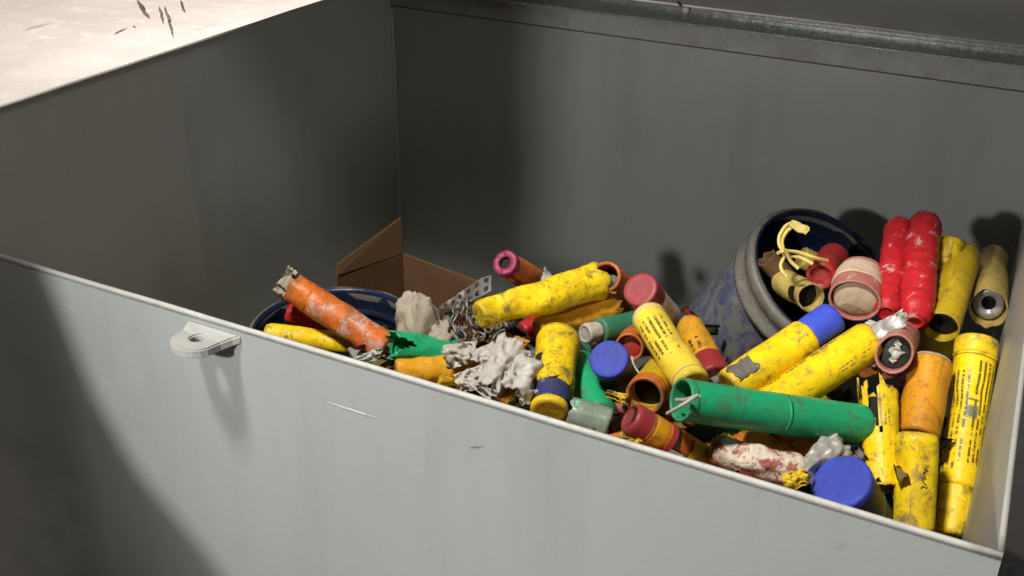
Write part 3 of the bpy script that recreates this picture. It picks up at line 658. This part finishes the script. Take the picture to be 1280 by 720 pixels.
f = fl('green_flare', 'short dull green flare with a dirty white nose beside the big yellow one', (748, 414), .545, (812, 402), .530, 34, 34)
f.tube('green_dark', .0, 1, wr=.0005); f.tube('white', -.26, .01, 'nose', .72, rings=10, wr=.002)
f = fl('green_flare', 'green tube end half hidden behind the printed pale yellow flare', (785, 408), .53, (800, 430), (.12, 1), 36, 36); f.tube('green', open0=True, deep=.03)
f = fl('signal_flare', 'fat yellow flare with a navy band pointing at the front rim', (699, 418), (.125, 1), (686, 516), .530, 56, 48)
f.kw = dict(wr=.0007); f.tube('yellow', 0, .72, round0=.012, rings=34); f.tube('navy', .70, .93, 'band', .93, rings=12, wr=.001); f.tube('yellow_print', .915, 1, 'base_cup', 1.0, rings=6)
f.tube('yellow', .52, .70, 'torn_sleeve', 1.03, rings=16, open1=True, rough_end=.012, deep=.01, wr=.0022)
f.patch('ink', .62, .69, .40, .52, 'warning_mark', .0003, .0, 2, 4)
f = fl('green_flare', 'bent green tube squeezed behind the navy banded flare', (722, 452), .515, (750, 522), .500, 40, 44); f.kw = dict(bend=.006, wr=.0006); f.tube('green')
f = fl('cloudy_flare', 'cloudy green plastic cup wedged at the rim beside the navy band', (712, 514), .525, (762, 532), .515, 38, 42)
f.kw = dict(wr=.0016); f.tube('green_clear', open0=True, rough_end=.006, deep=.03, rings=24)
f = fl('red_flare', 'small crumpled red flare under the long dirty yellow one', (652, 416), .535, (694, 400), .540, 28, 30); f.kw = dict(wr=.002); f.tube('red', rings=24)
f = fl('red_capped_flare', 'white flare with a dull red cap at the back of the heap', (800, 361), .600, (832, 398), (.10, 1), 45, 42)
f.tube('white', .1, 1); f.tube('red_cap', 0, .36, 'cap', 1.02, rings=10, round0=.003)
f = fl('open_flare', 'orange ring shaped flare end left of the dull red cap', (757, 346), .590, (790, 372), (.11, 1), 40, 38); f.tube('orange', open0=True, deep=.05, wall=.0042, wr=.0008); f.plug('dark', 0, .02, .82)
f = fl('crumpled_flare', 'crumpled orange yellow flare under the long dirty one', (672, 412), .560, (766, 380), .558, 26, 38)
f.kw = dict(wr=.0026, wf=48, flat=.85); f.tube('orange_yellow', rings=46, open1=True, rough_end=.012, deep=.04)
f = fl('signal_flare', 'orange flare with a magenta ring end against the back wall', (632, 329), .600, (682, 362), (.12, 1), 32, 36)
f.tube('orange', .03, 1, wr=.0004, open0=True, deep=.03); f.tube('pink_end', -.02, .06, 'end_ring', 1.02, rings=5, open0=True, open1=True, deep=.004, wall=.0085, rough_end=.003); f.plug('soot', 0, .004, .75)
crumple('foil_scrap', f.root.matrix_world.inverted() @ at(682, 347, .575), .022, .018, .006, m['foil'], 5, (.5, .2, .3), f.root, 10)
f = fl('crumpled_flare', 'long dirt streaked yellow flare on top of the heap', (598, 394), .600, (748, 352), .595, 34, 46)
f.kw = dict(wr=.0028, wf=42, flat=.92, bend=.003); f.tube('yellow_dirty', rings=60, open1=True, rough_end=.012, deep=.03, dents=((.3, .3, .018, .008), (-.4, .15, .014, .007)))
crumple('torn_flap', f.root.matrix_world.inverted() @ at(724, 347, .606), .040, .028, .008, m['yellow'], 14, (1.1, .4, .2), f.root, 14)

# --- left group
f = fl('orange_flare', 'scabby orange flare with a frayed top leaning across the sunken pail', (368, 361), .570, (484, 436), .515, 38, 40)
f.kw = dict(wr=.0014, wf=60); f.tube('orange_dirty', rings=46, open0=True, rough_end=.006, deep=.03); f.tube('orange', .0, .20, 'end_band', 1.015, rings=8, open0=True, open1=True, deep=.006, rough_end=.004)
for k in range(5):
    crumple('frayed_paper', Vector((.004 * math.cos(k * 1.4), .012 * math.sin(k * 1.26), -.010 - .002 * k)), .012, .030, .004, m['cloth'], 40 + k, (.2 * k, 1.3 + .2 * math.sin(k), k * 1.25), f.root, 10)
f = fl('red_flare', 'red flare half hidden under the scabby orange one', (358, 388), .520, (420, 416), .490, 28, 28); f.tube('red', round0=.008)
f = fl('signal_flare', 'yellow flare along the front rim at the far left of the pile', (330, 417), .515, (446, 430), .500, 27, 29); f.tube('yellow_print3', wr=.0004, round0=.007)
f = fl('green_flare', 'torn green flare with a ragged open end near the beige cloth', (492, 432), .545, (574, 446), .515, 36, 42)
f.kw = dict(wr=.0026, wf=45); f.tube('green', rings=40, open0=True, deep=.004, wall=.003, rough_end=.014, slit=lambda u, v: abs(u - .45) < .07 * (1 - v / .3) and v < .3); f.plug('soot', 0, .035, .85)
f = fl('crumpled_flare', 'crushed yellow flare at the front rim left of the white paper', (494, 464), .525, (590, 456), .520, 28, 32); f.kw = dict(wr=.003, wf=50, flat=.85); f.tube('orange_yellow', rings=44, open1=True, rough_end=.012, deep=.03)
f = fl('signal_flare', 'bright yellow sliver of a flare beside the crushed one', (545, 470), .515, (588, 470), .505, 24, 24); f.tube('yellow', wr=.001)

# ================================================================ LOOSE RUBBISH
def lump(name, center, rx, ry, rz, mat, seed, amp=.3, freq=2.2, rot=(0, 0, 0), parent=None, sub=4):
    """wadded cloth or paper: a closed lump with ridged folds"""
    bm_ = bmesh.new(); bmesh.ops.create_icosphere(bm_, subdivisions=sub, radius=1)
    for q in bm_.verts:
        p = Vector((q.co.x * 1.5, q.co.y * 1.5, q.co.z * .55)) * freq + Vector((seed, seed * .7, 0)); r1 = 1 - abs(mn.noise(p)) * 2; r2 = 1 - abs(mn.noise(p * 2.1 + Vector((4, 0, 1)))) * 2; r3 = mn.noise(p * 5)
        k = 1 + amp * (r1 * .7 + r2 * .4 - .55) + amp * .04 * r3
        q.co = Vector((q.co.x * rx, q.co.y * ry, q.co.z * rz)) * k
    me_ = bpy.data.meshes.new(name); bm_.to_mesh(me_); bm_.free(); o_ = link(name, me_, mat, parent); o_.location = center; o_.rotation_euler = rot; return o_
def sheet(name, A, B_, w0, w1, fold, mat, seed, parent=None, nl=22, nw=16, lift=.0, curl=0.0):
    """folded strip of stiff paper or foil from A to B_, creased lengthwise and dented, with thickness"""
    A, B_ = Vector(A), Vector(B_); d = (B_ - A); L_ = d.length; d.normalize(); tocam = (CAM - A).normalized(); sd = d.cross(tocam).normalized(); up_ = sd.cross(d).normalized()
    O_ = (A + B_) / 2; v, f_ = [], []
    for lay in (0, 1):
        for j in range(nl + 1):
            t = j / nl; wd = w0 + (w1 - w0) * t; wd *= 1 + .18 * mn.noise(Vector((t * 5, seed, 0)))
            for i in range(nw + 1):
                q = i / nw * 2 - 1; jag = mn.noise(Vector((q * 3, seed, t * 3))) * .12 * L_ if j in (0, nl) else 0
                h_ = fold * (1 - abs(q + .25 * mn.noise(Vector((t * 2, seed, 7))))) + .011 * (1 - abs(mn.noise(Vector((q * 1.3 + seed, t * 2.3, 2)))) * 2) * min(1, L_ / .05) + .0045 * (1 - abs(mn.noise(Vector((q * 2.6 - t * 2, t * 3.7 + q, seed)))) * 2)
                h_ += curl * (t - .5) ** 2 
                P_ = A + d * (t * L_ + jag) + sd * (q * wd * .5) + up_ * (h_ + lift) - up_ * (.0007 * lay); v.append(P_ - O_)
    W_ = nw + 1; N = W_ * (nl + 1)
    for j in range(nl):
        for i in range(nw):
            q = j * W_ + i; f_.append((q, q + 1, q + W_ + 1)); f_.append((q, q + W_ + 1, q + W_)); f_.append((N + q, N + q + W_ + 1, N + q + 1)); f_.append((N + q, N + q + W_, N + q + W_ + 1))
    for i in range(nw):
        for q in (i, nl * W_ + i): f_.append((q, q + 1, N + q + 1, N + q))
    for j in range(nl):
        for q in (j * W_, j * W_ + nw): f_.append((q, q + W_, N + q + W_, N + q))
    o_ = pydata(name, v, f_, mat, parent, True); o_.location = O_; return o_
o = lump('beige_rag', at(524, 412, .535), .028, .030, .050, m['cloth'], 2.2, .32, 1.25, (.1, -.15, .4)); tag(o, 'wadded beige rag between the box and the torn green flare', 'rag', 'beige rags on the heap')
o = lump('beige_rag', at(548, 428, .525), .022, .024, .030, m['cloth'], 6.2, .30, 1.4, (.3, .4, .9)); tag(o, 'smaller beige rag touching the right side of the wadded one', 'rag', 'beige rags on the heap')
for (nm, a_, b_, w0, w1, fo, mt, sd, lab) in (
        ('paper_scrap', (606, 496, .548), (640, 436, .560), .030, .044, .010, 'paper', 11, 'tall folded sheet of white paper beside the fat yellow flare'),
        ('paper_scrap', (632, 500, .548), (664, 466, .550), .036, .050, .012, 'paper', 17, 'crumpled white paper at the front rim left of the navy band'),
        ('paper_scrap', (560, 446, .540), (600, 438, .552), .030, .024, .008, 'white', 23, 'white wrapper below the hanging chain'),
        ('paper_scrap', (590, 456, .545), (622, 440, .552), .030, .026, .010, 'white', 27, 'pale wrapper between the chain and the folded white sheet'),
        ('paper_scrap', (568, 480, .535), (606, 470, .540), .022, .028, .006, 'white', 29, 'small white scrap on the crushed yellow flare'),
        ('paper_scrap', (590, 478, .548), (624, 500, .548), .010, .014, .003, 'paper', 33, 'narrow white paper strip at the rim'),
        ('paper_scrap', (640, 446, .548), (668, 450, .545), .016, .010, .004, 'white', 35, 'pale paper scrap touching the fat yellow flare'),
        ('foil_sheet', (996, 604, .512), (1046, 560, .520), .024, .044, .010, 'foil', 37, 'silver foil sheet behind the front blue cap'),
        ('plastic_scrap', (976, 604, .525), (1006, 596, .530), .020, .016, .006, 'yellow', 41, 'bright yellow torn scrap left of the front blue cap'),
        ('plastic_scrap', (760, 492, .540), (786, 500, .540), .008, .012, .004, 'yellow', 43, 'curled yellow ribbon scrap below the middle blue cap'),
        ('plastic_scrap', (778, 544, .535), (806, 552, .535), .016, .014, .003, 'yellow', 47, 'flat yellow scrap under the red capped orange flare'),
        ('plastic_scrap', (632, 424, .552), (662, 438, .550), .016, .022, .007, 'amber', 51, 'burnt amber scrap above the folded white sheet'),
        ('plastic_scrap', (640, 414, .545), (664, 428, .548), .016, .014, .007, 'dark', 52, 'charred scrap above the burnt amber one'),
        ('foil_sheet', (448, 452, .520), (482, 438, .540), .014, .012, .006, 'foil', 53, 'grey foil twist beside the torn green flare')):
    o = sheet(nm, at(*a_), at(*b_), w0, w1, fo, m[mt], sd); tag(o, lab, 'scrap', 'torn scraps on the heap')
# yellow cord looped over the pail rim
cr = empty('yellow_cord', Matrix.Translation(at(985, 300, .60))); tag(cr, 'frayed yellow cord looped over the tilted pail rim', 'cord')
O = cr.matrix_world.translation
for pts in (((1004, 283, .660), (990, 279, .662), (977, 290, .655), (974, 305, .645), (980, 318, .635), (976, 334, .622), (984, 347, .612)),
            ((1006, 284, .658), (993, 283, .660), (981, 293, .652), (978, 308, .642), (984, 318, .634), (1000, 322, .630), (1016, 330, .625)),
            ((972, 316, .640), (985, 314, .640), (1000, 316, .636), (1018, 322, .630), (1034, 326, .62)),
            ((982, 312, .645), (988, 326, .630), (998, 336, .622))):
    curve('strand', [at(*q) - O for q in pts], .0024, m['string'], cr)
crumple('frayed_end', at(1000, 284, .662) - O, .026, .010, .004, m['string'], 8, (.5, .2, -.1), cr, 8)
# perforated strap and chain
st = empty('perforated_strap', Matrix.Translation(at(595, 370, .56))); tag(st, 'twisted perforated steel strap at the left end of the long yellow flare', 'strap')
def strap_mesh():
    bm = bmesh.new(); path = [at(*q) - st.matrix_world.translation for q in ((541, 389, .545), (556, 383, .555), (570, 378, .562), (583, 370, .572), (597, 362, .585), (614, 354, .600))]
    N = 7; seg = []
    for i in range(N + 1):
        t = i / N * (len(path) - 1); k = min(int(t), len(path) - 2); seg.append(path[k].lerp(path[k + 1], t - k))
    W = [.004, .006, .010, .016, .024, .026, .026, .018]
    upv = Vector((.25, -.55, .8)).normalized()
    def P(s, q):   # s along 0..N, q across -1..1
        k = min(int(s), N - 1); c = seg[k].lerp(seg[k + 1], s - k); wd = W[k] + (W[k + 1] - W[k]) * (s - k); d = (seg[k + 1] - seg[k]).normalized()
        sd = d.cross(upv).normalized(); return c + sd * q * wd * .5 + upv * .004 * math.sin(s * 1.3 + q)
    for i in range(N):
        rows_ = 2 if i >= 3 else 1
        for j in range(rows_):
            q0, q1 = -1 + 2 * j / rows_, -1 + 2 * (j + 1) / rows_
            outer = [(i, q0), (i + .5, q0), (i + 1, q0), (i + 1, (q0 + q1) / 2), (i + 1, q1), (i + .5, q1), (i, q1), (i, (q0 + q1) / 2)]
            cs, cq = i + .5, (q0 + q1) / 2
            inner = [(cs + (a - cs) * (.62 if ang % 2 == 0 else .56) * .8, cq + (b - cq) * (.62 if ang % 2 == 0 else .8) * .72) for ang, (a, b) in enumerate(outer)]
            for lay in (0, -.0012):
                ov = [bm.verts.new(P(a, b) + upv * lay) for a, b in outer]; ivv = [bm.verts.new(P(a, b) + upv * lay) for a, b in inner]
                for k in range(8): bm.faces.new((ov[k], ov[(k + 1) % 8], ivv[(k + 1) % 8], ivv[k]))
                if lay == 0: tp = (ov, ivv)
                else:
                    for A, Bq in ((tp[0], ov), (tp[1], ivv)):
                        for k in range(8): bm.faces.new((A[k], A[(k + 1) % 8], Bq[(k + 1) % 8], Bq[k]))
    bmesh.ops.remove_doubles(bm, verts=bm.verts, dist=1e-5); bmesh.ops.recalc_face_normals(bm, faces=bm.faces)
    me = bpy.data.meshes.new('strap'); bm.to_mesh(me); bm.free(); link('strap', me, m['steel'], st, False)
strap_mesh()
def link_mesh():
    v, f = [], []; n1, n2 = 20, 8; a, r = .0062, .0016
    for i in range(n1):
        t = 2 * math.pi * i / n1; cx, cy = math.cos(t) * a, math.sin(t) * a * .72 + (.0045 if math.sin(t) > 0 else -.0045) * min(1, abs(math.sin(t)) * 3)
        nx, ny = math.cos(t), math.sin(t)
        for j in range(n2):
            p = 2 * math.pi * j / n2; v.append((cx + nx * r * math.cos(p), cy + ny * r * math.cos(p), r * math.sin(p)))
    for i in range(n1):
        for j in range(n2): f.append((i * n2 + j, ((i + 1) % n1) * n2 + j, ((i + 1) % n1) * n2 + (j + 1) % n2, i * n2 + (j + 1) % n2))
    me = bpy.data.meshes.new('link'); me.from_pydata(v, [], f); me.update(); me.materials.append(m['steel']); return me
LM = link_mesh()
def chain(label, pts, group=None):
    O = at(*pts[0]); ce = empty('steel_chain', Matrix.Translation(O)); tag(ce, label, 'chain', 'steel chains on the heap')
    P = [at(*q) for q in pts]; L = [0]
    for i in range(len(P) - 1): L.append(L[-1] + (P[i + 1] - P[i]).length)
    s = 0; k = 0
    while s < L[-1]:
        i = max(j for j in range(len(L) - 1) if L[j] <= s); t = (s - L[i]) / (L[i + 1] - L[i]); q = P[i].lerp(P[i + 1], t); d = (P[i + 1] - P[i]).normalized()
        x = Vector((.3, .8, .5)).cross(d).normalized(); M = Matrix((x, d, x.cross(d))).transposed().to_4x4() @ Matrix.Rotation(R_(90) * (k % 2) + .5, 4, 'Y')
        o = link('link', LM, None, ce); o.matrix_local = Matrix.Translation(q - O) @ M; s += .0142; k += 1
chain('steel chain hanging left of the long dirty yellow flare', ((592, 372, .572), (574, 384, .568), (567, 398, .560), (572, 414, .550), (582, 428, .545), (590, 438, .545)))
chain('shorter tangled steel chain between strap and black streaked wrapper', ((588, 380, .568), (588, 394, .560), (594, 408, .553), (602, 416, .548), (594, 430, .548)))
chain('dark tangled steel chain under the left end of the long yellow flare', ((602, 400, .548), (612, 410, .545), (624, 404, .545), (632, 414, .54), (620, 424, .54)))

# ================================================================ LOWER LAYER of the heap: nobody could count it
rnd = random.Random(11); bm = bmesh.new(); mats = ['yellow', 'orange', 'yellow_dirty', 'green_dark', 'red', 'dark', 'pink', 'dark', 'navy', 'dark', 'amber']
proto = []
for kk in range(3):
    proto.append(tube_mesh('t', .22, .0215, .0215, seg=14, rings=6, wr=.001, seed=kk, open0=(kk == 1)))
pails = [(-.30, .86, .17), (-.84, .478, .13), (-.86, .80, .20)]
cnt = 0
for layer, z in enumerate((.30, .345, .39, .43)):
    for k in range(80):
        x, y = rnd.uniform(-1.0, -.10), rnd.uniform(.10, .96); a = rnd.uniform(0, math.pi); L2 = .11
        ok = all(math.hypot(x - px, y - py) > pr for px, py, pr in pails)
        for s_ in (-1, 1):
            ex, ey = x + s_ * L2 * math.cos(a), y + s_ * L2 * math.sin(a)
            if not (-1.12 < ex < -.075 and .04 < ey < 1.02): ok = False
            if any(math.hypot(ex - px, ey - py) < pr * .9 for px, py, pr in pails): ok = False
        if y > .66 and layer > 0: ok = False
        if x < -.72 and layer > 1: ok = False
        if not ok: continue
        M = Matrix.Translation((x, y, z + rnd.uniform(-.015, .02))) @ Matrix.Rotation(a, 4, 'Z') @ Matrix.Rotation(R_(90) + rnd.uniform(-.15, .15), 4, 'Y') @ Matrix.Translation((0, 0, -.11)) @ Matrix.Scale(rnd.uniform(.85, 1.1), 4)
        me = rnd.choice(proto).copy(); me.transform(M); mi = rnd.randrange(len(mats)); nf = len(bm.faces); bm.from_mesh(me); bm.faces.ensure_lookup_table()
        for q in range(nf, len(bm.faces)): bm.faces[q].material_index = mi; bm.faces[q].smooth = True
        bpy.data.meshes.remove(me); cnt += 1
me = bpy.data.meshes.new('flare_heap'); bm.to_mesh(me); bm.free()
for q in mats: me.materials.append(m[q])
h = link('flare_heap', me); tag(h, 'jumbled lower layer of old flares filling the bin', 'flares', None, 'stuff')
# small torn bits lying in the gaps
rnd = random.Random(5); bm = bmesh.new(); dm = ['yellow', 'white', 'dark', 'orange', 'paper', 'yellow_tan', 'foil', 'card', 'red', 'dark']
for k in range(300):
    px, py = rnd.choice(((rnd.uniform(560, 700), rnd.uniform(390, 480)), (rnd.uniform(640, 900), rnd.uniform(390, 540)), (rnd.uniform(900, 1180), rnd.uniform(440, 600)), (rnd.uniform(440, 600), rnd.uniform(400, 470))))
    C0 = at(px, py, rnd.uniform(.475, .525)); sz = rnd.uniform(.006, .014); nf = len(bm.faces); E = Matrix.Rotation(rnd.uniform(0, 6), 3, 'Z') @ Matrix.Rotation(rnd.uniform(-.9, .9), 3, 'X')
    N = 4; g_ = [[bm.verts.new(C0 + E @ Vector(((i - N / 2) / N * 2 * sz * (1 + .3 * rnd.random()), (j - N / 2) / N * sz * (1 + .3 * rnd.random()), sz * .5 * mn.noise(Vector((i * .6 + k, j * .6, 0))) + .3 * sz * rnd.random() * .4))) for i in range(N + 1)] for j in range(N + 1)]
    for j in range(N):
        for i in range(N): bm.faces.new((g_[j][i], g_[j][i + 1], g_[j + 1][i + 1], g_[j + 1][i]))
    bm.faces.ensure_lookup_table(); mi = rnd.randrange(len(dm))
    for q in range(nf, len(bm.faces)): bm.faces[q].material_index = mi; bm.faces[q].smooth = True
bmesh.ops.solidify(bm, geom=bm.faces[:], thickness=.0008)
me = bpy.data.meshes.new('debris'); bm.to_mesh(me); bm.free()
for q in dm: me.materials.append(m[q])
tag(link('debris', me, None, None, False), 'torn scraps of paper and plastic in the gaps of the pile', 'debris', None, 'stuff')
if __name__ == '__main__':
    print('heap', cnt)
    for i in INFO: print('%-60s L%.3f d%.3f/%.3f z%.2f/%.2f' % (i[0][:60], *i[1:]))
